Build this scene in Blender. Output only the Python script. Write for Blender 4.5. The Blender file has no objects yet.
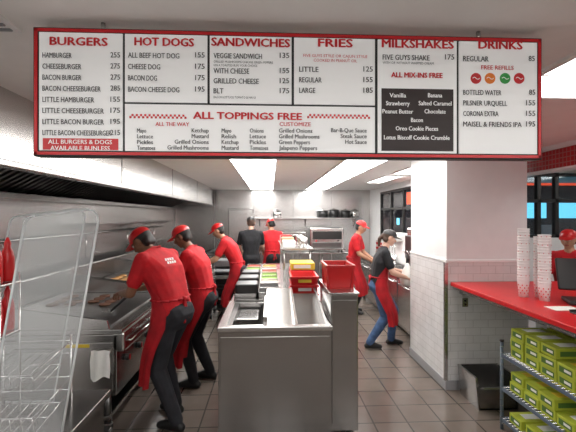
import bpy, bmesh, math, random
from mathutils import Vector as V, Matrix, Euler
from mathutils.bvhtree import BVHTree
random.seed(4)
sc=bpy.context.scene
COL=sc.collection
TH=math.radians(2.7); F=384.0; CH=1.8
def PX(px,py,Y):
    X=Y*math.tan(TH+math.atan((px-288)/F)); d=X*math.sin(TH)+Y*math.cos(TH)
    return X, CH-(py-216)*d/F
# ---------------- materials
MATS={}
def mat(name,col,rough=.5,metal=0,noise=0,nscale=8,bump=0,bscale=60,emit=0,stretch=None,coat=0,sheen=0):
    if name in MATS: return MATS[name]
    m=bpy.data.materials.new(name); m.use_nodes=True; nt=m.node_tree; n=nt.nodes; l=nt.links
    b=n['Principled BSDF']; c=(*col,1)
    b.inputs['Base Color'].default_value=c; b.inputs['Roughness'].default_value=rough; b.inputs['Metallic'].default_value=metal
    if coat: b.inputs['Coat Weight'].default_value=coat
    tc=n.new('ShaderNodeTexCoord'); mp=n.new('ShaderNodeMapping'); l.new(tc.outputs['Object'],mp.inputs[0])
    if stretch: mp.inputs['Scale'].default_value=stretch
    if noise:
        t=n.new('ShaderNodeTexNoise'); t.inputs['Scale'].default_value=nscale; t.inputs['Detail'].default_value=4; l.new(mp.outputs[0],t.inputs[0])
        r=n.new('ShaderNodeValToRGB'); l.new(t.outputs[0],r.inputs[0])
        r.color_ramp.elements[0].position=.3; r.color_ramp.elements[1].position=.7
        r.color_ramp.elements[0].color=(*[max(0,x*(1-noise)) for x in col],1); r.color_ramp.elements[1].color=(*[min(1,x*(1+noise)) for x in col],1)
        l.new(r.outputs[0],b.inputs['Base Color'])
    if bump:
        t=n.new('ShaderNodeTexNoise'); t.inputs['Scale'].default_value=bscale; l.new(mp.outputs[0],t.inputs[0])
        bp=n.new('ShaderNodeBump'); bp.inputs['Strength'].default_value=bump; bp.inputs['Distance'].default_value=.01; l.new(t.outputs[0],bp.inputs['Height']); l.new(bp.outputs[0],b.inputs['Normal'])
    if emit:
        b.inputs['Emission Color'].default_value=c; b.inputs['Emission Strength'].default_value=emit
    MATS[name]=m; return m
def brickmat(name,c1,c2,cm,w,h,mortar,off,rough,axes='XY',bump=.3):
    m=bpy.data.materials.new(name); m.use_nodes=True; nt=m.node_tree; n=nt.nodes; l=nt.links; b=n['Principled BSDF']
    tc=n.new('ShaderNodeTexCoord'); sp=n.new('ShaderNodeSeparateXYZ'); cb=n.new('ShaderNodeCombineXYZ')
    l.new(tc.outputs['Object'],sp.inputs[0]); 
    if axes=='XY': l.new(sp.outputs[0],cb.inputs[0]); l.new(sp.outputs[1],cb.inputs[1])
    else:
        ad=n.new('ShaderNodeMath'); ad.operation='ADD'; l.new(sp.outputs[0],ad.inputs[0]); l.new(sp.outputs[1],ad.inputs[1]); l.new(ad.outputs[0],cb.inputs[0]); l.new(sp.outputs[2],cb.inputs[1])
    br=n.new('ShaderNodeTexBrick'); l.new(cb.outputs[0],br.inputs[0]); br.offset=off
    for k,v in (('Color1',(*c1,1)),('Color2',(*c2,1)),('Mortar',(*cm,1)),('Scale',1),('Mortar Size',mortar),('Brick Width',w),('Row Height',h),('Mortar Smooth',.1)): br.inputs[k].default_value=v
    t=n.new('ShaderNodeTexNoise'); t.inputs['Scale'].default_value=5; t.inputs['Detail'].default_value=6; l.new(tc.outputs['Object'],t.inputs[0])
    mx=n.new('ShaderNodeMix'); mx.data_type='RGBA'; mx.blend_type='MULTIPLY'; mx.inputs[0].default_value=.35
    l.new(br.outputs[0],mx.inputs[6]); 
    r=n.new('ShaderNodeValToRGB'); r.color_ramp.elements[0].color=(.6,.6,.6,1); r.color_ramp.elements[0].position=.3; r.color_ramp.elements[1].position=.7; l.new(t.outputs[0],r.inputs[0]); l.new(r.outputs[0],mx.inputs[7])
    l.new(mx.outputs[2],b.inputs['Base Color']); b.inputs['Roughness'].default_value=rough
    bp=n.new('ShaderNodeBump'); bp.inputs['Strength'].default_value=bump; bp.inputs['Distance'].default_value=-.003; l.new(br.outputs['Fac'],bp.inputs['Height']); l.new(bp.outputs[0],b.inputs['Normal'])
    MATS[name]=m; return m
steel=mat('brushed_steel',(.47,.46,.45),.24,1,noise=.03,nscale=3,stretch=(1,1,10))
steelD=mat('steel_dark',(.20,.195,.19),.32,1,noise=.08,nscale=4)
steelL=mat('steel_satin',(.58,.57,.56),.27,1,noise=.02,nscale=2)
steelF=mat('steel_front_panel',(.37,.36,.35),.2,1,noise=.03,nscale=3,stretch=(1,1,8))
chrome=mat('chrome_wire',(.8,.8,.8),.2,1)
grill=mat('griddle_plate',(.16,.15,.145),.28,.9,noise=.3,nscale=6)
white=mat('white_paint',(.82,.82,.82),.5,noise=.02,bump=.03)
ceilm=mat('ceiling_paint',(.90,.89,.87),.7,noise=.02,bump=.03)
trimw=mat('trim_grey',(.30,.30,.31),.4)
red=mat('red_laminate',(.62,.014,.018),.3,noise=.05)
redp=mat('red_plastic',(.60,.016,.018),.3,noise=.05)
redc=mat('red_cloth',(.55,.007,.014),.8,noise=.22,nscale=9,bump=.6,bscale=12)
redc2=mat('red_apron_cloth',(.40,.004,.010),.8,noise=.25,nscale=9,bump=.6,bscale=12)
blackc=mat('black_cloth',(.012,.012,.015),.85,noise=.4,nscale=8,bump=.4,bscale=14)
greyc=mat('charcoal_trouser',(.020,.020,.025),.85,noise=.4,nscale=8,bump=.5,bscale=12)
denim=mat('denim',(.05,.10,.21),.85,noise=.35,nscale=14,bump=.4,bscale=14)
shoe=mat('shoe_black',(.012,.012,.012),.4)
blackp=mat('black_plastic',(.02,.02,.02),.35)
greyp=mat('grey_plastic',(.22,.23,.24),.45)
whitep=mat('white_plastic',(.85,.85,.84),.4)
paper=mat('paper_white',(.85,.84,.80),.8,bump=.3,bscale=20)
skinA=mat('skin_brown',(.24,.11,.06),.5,noise=.06); skinB=mat('skin_tan',(.50,.27,.17),.5,noise=.06); skinC=mat('skin_light',(.66,.40,.30),.5,noise=.05)
lipm=mat('lips',(.36,.11,.09),.5); hairm=mat('hair_black',(.012,.010,.009),.6,noise=.4,nscale=60); hairb=mat('hair_brown',(.06,.03,.018),.6,noise=.3,nscale=60)
eyew=mat('eye_white',(.8,.8,.78),.2); eyed=mat('eye_dark',(.02,.012,.01),.1)
yellow=mat('label_yellow',(.80,.58,.05),.5); green=mat('carton_lime',(.44,.50,.045),.5,noise=.08); greenD=mat('carton_green',(.08,.17,.03),.55)
orange=mat('logo_orange',(.85,.22,.02),.5); lgreen=mat('logo_green',(.03,.35,.06),.5)
tan=mat('cardboard',(.50,.36,.22),.8,noise=.1); rub=mat('rubber',(.03,.03,.03),.7); terr=mat('grey_wainscot',(.16,.15,.145),.6,noise=.1); wood=mat('table_wood',(.30,.17,.09),.5,noise=.2)
menuw=mat('menu_white',(.84,.84,.835),.5,emit=.14); menub=mat('menu_black',(.012,.012,.012),.5); menur=mat('menu_red',(.58,.008,.014),.4,emit=.02); menut=mat('menu_text_brown',(.014,.012,.012),.6); menud=mat('menu_dark_panel',(.026,.015,.014),.5)
lampm=mat('light_diffuser',(1,.985,.96),.5,emit=9.5); lampw=mat('light_front_diffuser',(1,.985,.965),.5,emit=5.2)
cyan=mat('neon_cyan',(.15,.6,.8),.5,emit=1.5); dark=mat('night_facade',(.03,.03,.04),.6,noise=.3); redsign=mat('neon_red',(.8,.08,.03),.5,emit=1.0)
dglass=mat('dark_glass',(.02,.02,.025),.05,noise=.5,nscale=2)
food1=mat('lettuce',(.25,.45,.06),.6,noise=.4,nscale=30); food2=mat('tomato',(.65,.07,.03),.4,noise=.3,nscale=30); food3=mat('onion',(.75,.65,.55),.5,noise=.2,nscale=30); food4=mat('pickle',(.2,.25,.05),.4,noise=.3,nscale=30)
floorm=brickmat('floor_tile',(.185,.150,.126),(.150,.121,.102),(.06,.052,.045),.30,.30,.007,0.0,.20)
tilew=brickmat('white_wall_tile',(.78,.775,.77),(.75,.745,.74),(.60,.59,.58),.16,.08,.003,.5,.2,'XZ')
redtile=brickmat('red_mosaic_tile',(.52,.015,.022),(.42,.01,.016),(.42,.16,.15),.05,.05,.005,0,.3,'XZ')
def acryl(name,tint,mixd):
    m=bpy.data.materials.new(name); m.use_nodes=True; nt=m.node_tree; n=nt.nodes; l=nt.links
    for x in list(n): n.remove(x)
    o=n.new('ShaderNodeOutputMaterial'); tr=n.new('ShaderNodeBsdfTransparent'); tr.inputs[0].default_value=(*tint,1)
    g=n.new('ShaderNodeBsdfGlossy'); g.inputs['Roughness'].default_value=.05; d=n.new('ShaderNodeBsdfDiffuse'); d.inputs[0].default_value=(.85,.87,.88,1)
    fr=n.new('ShaderNodeFresnel'); fr.inputs[0].default_value=1.45
    m1=n.new('ShaderNodeMixShader'); l.new(fr.outputs[0],m1.inputs[0]); l.new(tr.outputs[0],m1.inputs[1]); l.new(g.outputs[0],m1.inputs[2])
    m2=n.new('ShaderNodeMixShader'); m2.inputs[0].default_value=mixd; l.new(m1.outputs[0],m2.inputs[1]); l.new(d.outputs[0],m2.inputs[2]); l.new(m2.outputs[0],o.inputs[0])
    return m
acr=acryl('acrylic_clear',(.97,.98,.98),.10); acre=acryl('acrylic_edge',(.8,.85,.87),.65); wglass=acryl('window_glass',(.85,.9,.92),.01)
# ---------------- mesh builder
class MB:
    def __init__(s,name): s.name=name; s.bm=bmesh.new(); s.mats=[]
    def mi(s,m):
        if m not in s.mats: s.mats.append(m)
        return s.mats.index(m)
    def add(s,b,m,M=None,smooth=False):
        if M: b.transform(M)
        if m is not None:
            i=s.mi(m)
            for f in b.faces: f.material_index=i
        if smooth:
            for f in b.faces: f.smooth=True
        me=bpy.data.meshes.new('t'); b.to_mesh(me); b.free(); s.bm.from_mesh(me); bpy.data.meshes.remove(me); return s
    def box(s,x0,x1,y0,y1,z0,z1,m,bev=0,M=None):
        b=bmesh.new(); bmesh.ops.create_cube(b,size=1)
        b.transform(Matrix.Translation(((x0+x1)/2,(y0+y1)/2,(z0+z1)/2))@Matrix.Diagonal((abs(x1-x0),abs(y1-y0),abs(z1-z0),1)))
        if bev: bmesh.ops.bevel(b,geom=b.edges[:],offset=bev,segments=2,profile=.5,affect='EDGES')
        return s.add(b,m,M)
    def cyl(s,p0,p1,r0,m,r1=None,seg=20,caps=True,M=None):
        p0=V(p0);p1=V(p1); r1=r0 if r1 is None else r1; d=p1-p0
        b=bmesh.new(); bmesh.ops.create_cone(b,cap_ends=caps,segments=seg,radius1=r0,radius2=r1,depth=d.length)
        for f in b.faces: f.smooth=len(f.verts)==4
        b.transform(Matrix.Translation((p0+p1)/2)@d.to_track_quat('Z','Y').to_matrix().to_4x4())
        return s.add(b,m,M)
    def sph(s,c,r,m,M=None,seg=20):
        if not hasattr(r,'__len__'): r=(r,r,r)
        b=bmesh.new(); bmesh.ops.create_uvsphere(b,u_segments=seg,v_segments=seg//2,radius=1)
        b.transform(Matrix.Translation(c)@Matrix.Diagonal((*r,1)))
        return s.add(b,m,M,True)
    def hull(s,sp,m,M=None,sub=2):
        b=bmesh.new()
        for c,r in sp:
            bmesh.ops.create_icosphere(b,subdivisions=sub,radius=r,matrix=Matrix.Translation(c))
        vs=[v.co.copy() for v in b.verts]; b.free(); b=bmesh.new()
        for v in vs: b.verts.new(v)
        r=bmesh.ops.convex_hull(b,input=b.verts[:])
        lo=[v for v in b.verts if not v.link_faces]
        bmesh.ops.delete(b,geom=lo,context='VERTS')
        bmesh.ops.recalc_face_normals(b,faces=b.faces[:])
        return s.add(b,m,M,True)
    def poly(s,vs,fs,m,M=None,smooth=False):
        b=bmesh.new(); vv=[b.verts.new(v) for v in vs]
        for f in fs: b.faces.new([vv[i] for i in f])
        return s.add(b,m,M,smooth)
    def prism(s,pts,axis,a0,a1,m,bev=0,M=None):
        def mk(p,a): return (a,p[0],p[1]) if axis=='x' else ((p[0],a,p[1]) if axis=='y' else (p[0],p[1],a))
        n=len(pts); vs=[mk(p,a0) for p in pts]+[mk(p,a1) for p in pts]
        fs=[list(range(n)),list(range(2*n-1,n-1,-1))]+[[i,i+n,(i+1)%n+n,(i+1)%n] for i in range(n)]
        b=bmesh.new(); vv=[b.verts.new(v) for v in vs]
        for f in fs: b.faces.new([vv[i] for i in f])
        bmesh.ops.recalc_face_normals(b,faces=b.faces[:])
        if bev: bmesh.ops.bevel(b,geom=b.edges[:],offset=bev,segments=2,profile=.5,affect='EDGES')
        return s.add(b,m,M)
    def lathe(s,prof,c,m,seg=20,M=None):
        vs=[];fs=[]
        for r,z in prof:
            for i in range(seg):
                a=2*math.pi*i/seg; vs.append((c[0]+r*math.cos(a),c[1]+r*math.sin(a),c[2]+z))
        for j in range(len(prof)-1):
            for i in range(seg): fs.append([j*seg+i,j*seg+(i+1)%seg,(j+1)*seg+(i+1)%seg,(j+1)*seg+i])
        return s.poly(vs,fs,m,M,True)
    def tube(s,pts,r,m,seg=8,M=None):
        for a,b in zip(pts[:-1],pts[1:]): s.cyl(a,b,r,m,seg=seg,M=M)
        for p in pts[1:-1]: s.sph(p,r,m,M=M,seg=8)
        return s
    def done(s,loc=None,rz=0):
        me=bpy.data.meshes.new(s.name); s.bm.to_mesh(me); s.bm.free()
        for m in s.mats: me.materials.append(m)
        o=bpy.data.objects.new(s.name,me); COL.objects.link(o)
        if loc: o.location=loc
        o.rotation_euler[2]=rz
        return o
def simple(name,x0,x1,y0,y1,z0,z1,m,bev=0): return MB(name).box(x0,x1,y0,y1,z0,z1,m,bev).done()
ZC=2.55
# ---------------- room shell
simple('floor',-2.8,7.1,-3.1,11.1,-.1,0,floorm)
simple('ceiling',-2.8,7.1,-3.1,11.1,ZC,ZC+.1,ceilm)
simple('wall_left',-2.8,-2.7,-3.1,11.1,0,ZC,white)
w=MB('wall_front').box(-2.8,7.1,-3.1,-3.0,0,ZC,white).box(-2.7,7.0,-3.0,-2.98,0,1.1,terr).box(-2.7,7.0,-3.0,-2.97,1.1,1.14,wood)
w.done()
w=MB('wall_left_steel_cladding')
for i in range(4):
    w.box(-2.699,-2.685,2.6+i*2.1,2.6+i*2.1+2.098,.0,ZC-.001,steelL)
w.done()
w=MB('wall_back').box(-2.8,3.0,11,11.1,0,ZC,white)
for i in range(5): w.box(-2.68+i*1.115,-2.68+i*1.115+1.11,10.985,11,0,ZC-.001,steelL,.002)
w.done()
w=MB('wall_right')
w.box(2.9,3.0,6.0,7.4,0,ZC,white).box(2.9,3.0,10.0,11,0,ZC,white).box(2.9,3.0,7.4,10,0,1.25,white).box(2.9,3.0,7.4,10,2.42,ZC,white)
w.done()
w=MB('window_1')
w.box(2.94,2.96,7.4,10,1.25,2.42,dglass)
for y in (7.4,8.25,9.1,9.94): w.box(2.91,2.99,y,y+.06,1.25,2.42,blackp)
for z in (1.25,1.95,2.37): w.box(2.91,2.99,7.4,10,z,z+.05,blackp)
w.box(2.93,2.94,7.6,8.1,2.05,2.3,redsign).box(2.93,2.94,8.6,8.75,1.6,1.75,cyan)
w.done()
w=MB('wall_dining')
w.box(3.0,3.9,6.0,6.1,0,ZC,white).box(3.9,7,6.0,6.1,0,1.45,white).box(3.9,7,6.0,6.1,2.5,ZC,white).box(6.4,7,6.0,6.1,1.45,2.5,white)
w.done()
w=MB('window_2')
w.box(3.9,6.4,6.04,6.05,1.45,2.5,wglass)
for x in (3.9,4.32,4.62,5.3,5.9,6.34): w.box(x,x+.06,6.01,6.09,1.45,2.5,blackp)
for z in (1.45,2.02,2.44): w.box(3.9,6.4,6.01,6.09,z,z+.05,blackp)
w.done()
w=MB('storefront_building').box(3.2,9.5,8.5,9,0,4,dark)
for i in range(6): w.box(4.3+i*.75,4.3+i*.75+.5,8.47,8.5,1.75,2.1,cyan)
w.box(4.5,8,8.46,8.5,2.5,2.6,redsign)
for i in range(3): w.box(5.0+i*1.2,5.0+i*1.2+.3,8.46,8.5,1.2,1.6,whitep)
w.done()
simple('wall_east',7.0,7.1,-3.1,6.1,0,ZC,white)
p=MB('wall_pillar')
p.box(1.83,2.69,3.9,4.9,0,ZC,white)
p.box(1.822,2.70,3.892,4.908,.10,1.32,tilew)
p.done()
MB('trim_1').box(1.815,2.705,3.885,4.915,1.32,1.345,whitep,.003).done()
MB('baseboard_pillar').box(1.812,2.71,3.882,4.918,0,.10,trimw,.004).done()
simple('trim_2',1.80,1.835,3.88,3.905,.1,1.32,steelL)
MB('trim_3').box(3.0,3.12,1.5,5.9,2.30,2.50,redtile).box(2.98,3.14,1.5,5.9,2.28,2.30,whitep).box(2.98,3.14,1.5,5.9,2.50,2.55,white).done()
def troffer(x0,x1,y0,y1,m=lampm,name='ceiling_light_panel'):
    b=MB(name); z=ZC
    b.box(x0,x1,y0,y1,z-.008,z-.002,m)
    for (a,c,d,e) in ((x0-.03,x0,y0-.03,y1+.03),(x1,x1+.03,y0-.03,y1+.03),(x0,x1,y0-.03,y0),(x0,x1,y1,y1+.03)): b.box(a,c,d,e,z-.018,z,whitep)
    y=(y0+y1)/2; b.box(x0,x1,y-.008,y+.008,z-.014,z-.006,whitep)
    b.done()
def fill_light(x0,x1,y0,y1):   # unseen fill light, glowing sides added to brighten the ceiling
    b=MB('unseen_ceiling_fill_light'); z=ZC
    b.box(x0,x1,y0,y1,z-.13,z-.03,lampw,.03); b.box(x0+.05,x1-.05,y0+.05,y1-.05,z-.03,z,whitep)
    b.box(x0-.01,x1+.01,y0-.02,y0,z-.13,z-.02,whitep); b.box(x0-.01,x1+.01,y1,y1+.02,z-.13,z-.02,whitep)
    b.done()
for i in range(6): troffer(-.52,.08,3.6+i*1.2,4.74+i*1.2)
for i in range(6): troffer(1.00,1.55,3.6+i*1.2,4.74+i*1.2)
for i in range(2): troffer(2.15,2.45,5.2+i*1.8,6.6+i*1.8)  # glowing panels added in place of the bright soffit on the right
troffer(1.42,2.02,1.6,2.3,lampw); troffer(3.4,4.0,2.4,3.5,lampw)
for y in (-2.2,-.7):
    for x in (-1.8,-.2,1.4,3.2): fill_light(x,x+.75,y,y+1.2)
troffer(5,5.6,4,5.2,lampw)
v=MB('air_vent').box(-1.30,-1.0,1.33,1.60,ZC-.012,ZC,whitep)
for i in range(6): v.box(-1.28,-1.02,1.35+i*.042,1.365+i*.042,ZC-.018,ZC-.012,greyp)
v.done()
# ---------------- menu board
YB=1.5
def menu():
    b=MB('menu_board')
    x0,z1=PX(33,28,YB); x1,_=PX(542,37,YB); z0=2.027; z1=2.518
    b.box(x0,x1,YB,YB+.05,z0,z1,menub,.003)
    t=.011; e_=.006
    yf=YB-.004
    for (a,c,d,e) in ((x0+e_,x1-e_,z1-t-e_,z1-e_),(x0+e_,x1-e_,z0+e_,z0+t+e_),(x0+e_,x0+t+e_,z0+e_,z1-e_),(x1-t-e_,x1-e_,z0+e_,z1-e_)):
        b.box(a,c,yf,YB+.001,d,e,menur)
    zt=z1-t-.011; zb=z0+t+.011
    def panel(pa,pb,za,zb_,m=menuw):
        xa,_=PX(pa,100,YB); xb,_=PX(pb,100,YB); b.box(xa,xb,YB-.006,YB,za,zb_,m)
    _,zm=PX(288,105.5,YB); 
    cols=[(40,123),(125.5,207.5),(210,291.5),(294,374.5),(377.5,456),(458.5,536)]
    panel(40,123,zb,zt); 
    for c in cols[1:4]: panel(c[0],c[1],zm+.004,zt)
    panel(125.5,374.5,zb,zm-.004)
    for c in cols[4:]: panel(c[0],c[1],zb,zt)
    xa,za=PX(44,138.5,YB); xb,_=PX(119,138,YB)
    b.box(xa,xb,YB-.008,YB,zb+.002,za,menur)
    xa,_=PX(381,90,YB); _,za=PX(450,90,YB); b.box(xa,PX(452.5,0,YB)[0],YB-.008,YB,zb+.008,za,menud)
    for px,m in ((475,redp),(489,orange),(504,lgreen),(518,menur)):
        X,Z=PX(px,79,YB); b.cyl((X,YB-.008,Z),(X,YB,Z),.0215,m,seg=24)
        b.tube([(X-.014+.0035*i,YB-.0088,Z+.004*math.sin(i*.8)) for i in range(9)],.0013,menuw,seg=6)
    for (pa,pb) in ((130,188),(307,371)):
        X0,Z0=PX(pa,117,YB); X1,_=PX(pb,117,YB); n=int((X1-X0)/.008)
        for i in range(n):
            for j in range(2):
                if (i+j)%2==0: b.box(X0+i*.008,X0+i*.008+.0078,YB-.0075,YB-.005,Z0-.006+j*.008,Z0+.002+j*.008,menur)
    T=[]
    def tx(s,px,py,cap,m=menut,al='L',w=None,bold=.2):
        # bold = stroke thickening in px, made with shifted copies of the outline
        T.append((s,px,py,cap,m,al,w,bold))
    for s,c,w_,y in (('BURGERS',80,54,42.5),('HOT DOGS',165,56,43),('SANDWICHES',251,75,43.5),('FRIES',335,33,44),('MILKSHAKES',417,70,45),('DRINKS',499,43,46)):
        tx(s,c,y,8.0,menur,'C',w_,1.0)
    it=['HAMBURGER 255','CHEESEBURGER 275','BACON BURGER 275','BACON CHEESEBURGER 285','LITTLE HAMBURGER 155','LITTLE CHEESEBURGER 175','LITTLE BACON BURGER 195','LITTLE BACON CHEESEBURGER 215']
    for i,s in enumerate(it):
        a,n=s.rsplit(' ',1); y=56.0+i*11.0; tx(a,44,y,5.2,w=min(65,len(a)*3.05)); tx(n,121,y,5.2,al='R',w=9)
    tx('ALL BURGERS & DOGS',81.5,142.3,4.3,menuw,'C',60); tx('AVAILABLE BUNLESS',81.5,148.5,4.3,menuw,'C',56)
    for i,s in enumerate(['ALL BEEF HOT DOG 155','CHEESE DOG 175','BACON DOG 175','BACON CHEESE DOG 195']):
        a,n=s.rsplit(' ',1); y=56.0+i*11.3; tx(a,129,y,5.2,w=len(a)*3.05); tx(n,205,y,5.2,al='R',w=9)
    for a,n,y,cp in (('VEGGIE SANDWICH','135',56.5,5.2),('GRILLED MUSHROOMS ONIONS GREEN PEPPERS','',62.5,2.2),('ON A TOASTED BUN YOUR CHOICE','',66,2.2),('WITH CHEESE','155',71.5,5.2),('GRILLED CHEESE','125',81.5,5.2),('BLT','175',91.5,5.2),('BACON LETTUCE TOMATO & MAYO','',97.8,2.2)):
        tx(a,214,y,cp,w=len(a)*(3.1 if cp>3 else 1.5),bold=.2 if cp>3 else 0); 
        if n: tx(n,289,y,5.2,al='R',w=9)
    tx('FIVE GUYS STYLE OR CAJUN STYLE',335,57,2.8,menur,'C',62,0); tx('COOKED IN PEANUT OIL',335,61.5,2.8,menur,'C',42,0)
    for a,n,y in (('LITTLE','125',70),('REGULAR','155',80.5),('LARGE','185',91)): tx(a,299,y,5.2,w=len(a)*3.1); tx(n,372,y,5.2,al='R',w=9)
    tx('ALL TOPPINGS FREE',248,116.5,6.8,menur,'C',104,.9)
    tx('ALL THE WAY',173,124.7,3.9,menur,'C',32); tx('CUSTOMIZE',295,124.7,3.9,menur,'C',30)
    for j,s in enumerate(('Mayo','Lettuce','Pickles','Tomatoes')): tx(s,138,131+j*5.7,4.1,w=len(s)*2.15)
    for j,s in enumerate(('Bar-B-Que Sauce','Steak Sauce','Hot Sauce')): tx(s,366,131+j*5.7,4.1,al='R',w=len(s)*2.3)
    for j,s in enumerate(('Ketchup','Mustard','Grilled Onions','Grilled Mushrooms')): tx(s,209,131+j*5.7,4.1,al='R',w=len(s)*2.3)
    for j,s in enumerate(('Mayo','Relish','Ketchup','Mustard')): tx(s,222,131+j*5.7,4.1,w=len(s)*2.3)
    for j,s in enumerate(('Onions','Lettuce','Pickles','Tomatoes')): tx(s,250,131+j*5.7,4.1,w=len(s)*2.2)
    for j,s in enumerate(('Grilled Onions','Grilled Mushrooms','Green Peppers','Jalapeno Peppers')): tx(s,279,131+j*5.7,4.1,w=len(s)*2.3)
    tx('FIVE GUYS SHAKE',382,58,5.2,w=46); tx('175',453,58,5.2,al='R',w=9); tx('WITH OR WITHOUT WHIPPED CREAM',382,63.5,2.3,w=50,bold=0); tx('ALL MIX-INS FREE',416,76,5.0,menur,'C',50,.6)
    for s,x,y in (('Vanilla',397,96),('Banana',434,96),('Strawberry',397,104),('Salted Caramel',434,104),('Peanut Butter',397,112),('Chocolate',434,112),('Bacon',416,120.5),('Oreo Cookie Pieces',416,129),('Lotus Biscoff Cookie Crumble',416,138)):
        tx(s,x,y,4.3,menuw,'C',len(s)*2.3,.25)
    tx('REGULAR',462,59.5,5.2,w=25); tx('85',533,59.5,5.2,al='R',w=6); tx('FREE REFILLS',496,68.5,4.2,menur,'C',32)
    for a,n,y in (('BOTTLED WATER','85',93),('PILSNER URQUELL','155',103.5),('CORONA EXTRA','155',114),('MAISEL & FRIENDS IPA','195',124.5)):
        tx(a,462,y,5.0,w=len(a)*2.9); tx(n,533.5,y,5.2,al='R',w=9 if len(n)>2 else 6)
    obs=[]
    for s,px,py,cap,m,al,w_,bold in T:
        cu=bpy.data.curves.new('t','FONT'); cu.body=s; cu.size=1; cu.resolution_u=2
        o=bpy.data.objects.new('t',cu); COL.objects.link(o); obs.append(o)
    bpy.context.view_layer.update(); dg=bpy.context.evaluated_depsgraph_get()
    for o,(s,px,py,cap,m,al,w_,bold) in zip(obs,T):
        me=bpy.data.meshes.new_from_object(o.evaluated_get(dg))
        xs=[v.co.x for v in me.vertices]; xa,xb=min(xs),max(xs)
        X,Z=PX(px,py,YB); d=X*math.sin(TH)+YB*math.cos(TH); mpp=d/F
        sz=cap*mpp/.70; sx=sz
        if w_: sx=w_*mpp*1.03/(xb-xa)
        W=(xb-xa)*sx
        ox={'L':0,'C':-W/2,'R':-W}[al]-xa*sx
        shifts=[(0,0)] if bold==0 else ([(-bold/2,0),(bold/2,0)] if bold<.5 else [(-bold/2,0),(bold/2,0),(0,bold*.25),(0,-bold*.25)])
        for q,(dx,dz) in enumerate(shifts):
            bb=bmesh.new(); bb.from_mesh(me)
            for v in bb.verts: v.co=V((X+ox+v.co.x*sx+dx*mpp, YB-.0100-.0002*q, Z+(v.co.y-.35)*sz+dz*mpp))
            b.add(bb,m)
        bpy.data.meshes.remove(me); bpy.data.objects.remove(o)
    for x in (x0+.25,x1-.25): b.cyl((x,YB+.025,z1-.005),(x,YB+.025,ZC),.008,steel,seg=10)
    b.done()
menu()
# ---------------- hood
h=MB('exhaust_hood')
h.box(-1.58,-1.55,2.0,10.4,2.10,2.55,steelL,.004)
h.box(-1.62,-1.53,2.0,10.4,2.09,2.13,steel,.006)
for i in range(1,4): h.box(-1.548,-1.545,2.0+i*2.1,2.006+i*2.1,2.13,2.55,steelD)
h.box(-2.68,-1.55,2.0,2.03,2.10,2.55,steelL)
h.box(-2.68,-1.55,10.37,10.4,2.10,2.55,steelL)
h.prism([(-1.75,2.5),(-2.66,2.02),(-2.66,2.06),(-1.75,2.545)],'y',2.05,10.35,steelD)
for i in range(82):
    y=2.1+i*.1
    h.prism([(-1.78,2.475),(-2.60,2.045),(-2.60,2.02),(-1.78,2.45)],'y',y,y+.045,steelD)
h.box(-2.68,-2.5,2.03,10.37,1.97,2.03,steel,.006)
for y in (3,5,7,9): h.cyl((-1.70,y,2.18),(-1.70,y,2.30),.04,whitep,seg=14)
h.tube([(-1.68,2.1,2.30),(-1.68,10.3,2.30)],.012,steel)
h.done()
p=MB('wall_pipe_run'); p.tube([(-2.62,3.0,1.55),(-2.62,9.5,1.55)],.018,steel).tube([(-2.62,3.2,1.55),(-2.62,3.2,1.2)],.015,steel)
for y in (3.6,5.2,6.8,8.4): p.box(-2.685,-2.62,y,y+.05,1.52,1.58,steel); p.tube([(-2.62,y+.4,1.55),(-2.62,y+.4,1.2)],.013,steel)
p.done()
p=MB('mounted_shelf').box(-2.68,-2.35,5.4,9.6,1.68,1.70,steel,.003)
for y in (5.5,7.0,8.5,9.5): p.prism([(-2.68,1.68),(-2.40,1.68),(-2.68,1.60)],'y',y,y+.02,steel)
p.done()
# ---------------- griddles
def griddle(y0,y1,kind=0,name='griddle'):
    g=MB(name); x0,x1=-2.45,-1.15
    g.box(x0,x1-.06,y0,y1,.38,.86,steel,.006)
    g.box(x1-.10,x1,y0,y1,.72,.88,steelL,.02)
    g.box(x0,x1-.02,y0,y1,.86,.90,steelL,.005)
    g.box(x0+.08,x1-.14,y0+.04,y1-.04,.90,.915,grill,.003)
    g.box(x0,x0+.04,y0,y1,.9,1.16,steel,.004)
    for yy in (y0,y1-.025): g.prism([(x0,.9),(x1-.12,.9),(x1-.14,.97),(x0,1.14)],'y',yy,yy+.025,steelL,.002)
    g.box(x0+.1,x1-.14,y0+.05,y1-.05,.16,.19,steel,.003)
    for xx in (x0+.12,x1-.17):
        for yy in (y0+.1,y1-.1):
            g.cyl((xx,yy,.10),(xx,yy,.38),.028,steelD,seg=14)
            g.cyl((xx-.018,yy,.055),(xx+.018,yy,.055),.055,rub,seg=20); g.cyl((xx-.022,yy,.055),(xx+.022,yy,.055),.02,steel,seg=12)
            g.box(xx-.028,xx+.028,yy-.03,yy+.03,.095,.115,steel,.003)
    n=int((y1-y0)/.3)
    for i in range(n):
        y=y0+.18+i*.3
        g.cyl((x1-.06,y,.62),(x1-.025,y,.62),.026,blackp,seg=16); g.box(x1-.03,x1-.018,y-.005,y+.005,.60,.645,redp)
    g.box(x0+.10,x1-.09,y0-.008,y0,.42,.80,steelL,.003)
    g.box(x0+.45,x0+.75,y0-.03,y0-.008,.74,.76,steel,.004)
    g.box(-1.60,-1.42,y0-.011,y0-.007,.765,.79,yellow)
    g.tube([(x1+.005,y0+.06,.80),(x1+.03,y0+.06,.80),(x1+.03,y1-.06,.80),(x1+.005,y1-.06,.80)],.008,chrome)
    g.done()
griddle(3.10,4.55); griddle(4.62,6.1); griddle(6.17,7.6)
f=MB('deep_fryer')
f.box(-2.4,-1.2,7.75,9.3,.12,.9,steel,.006)
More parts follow.
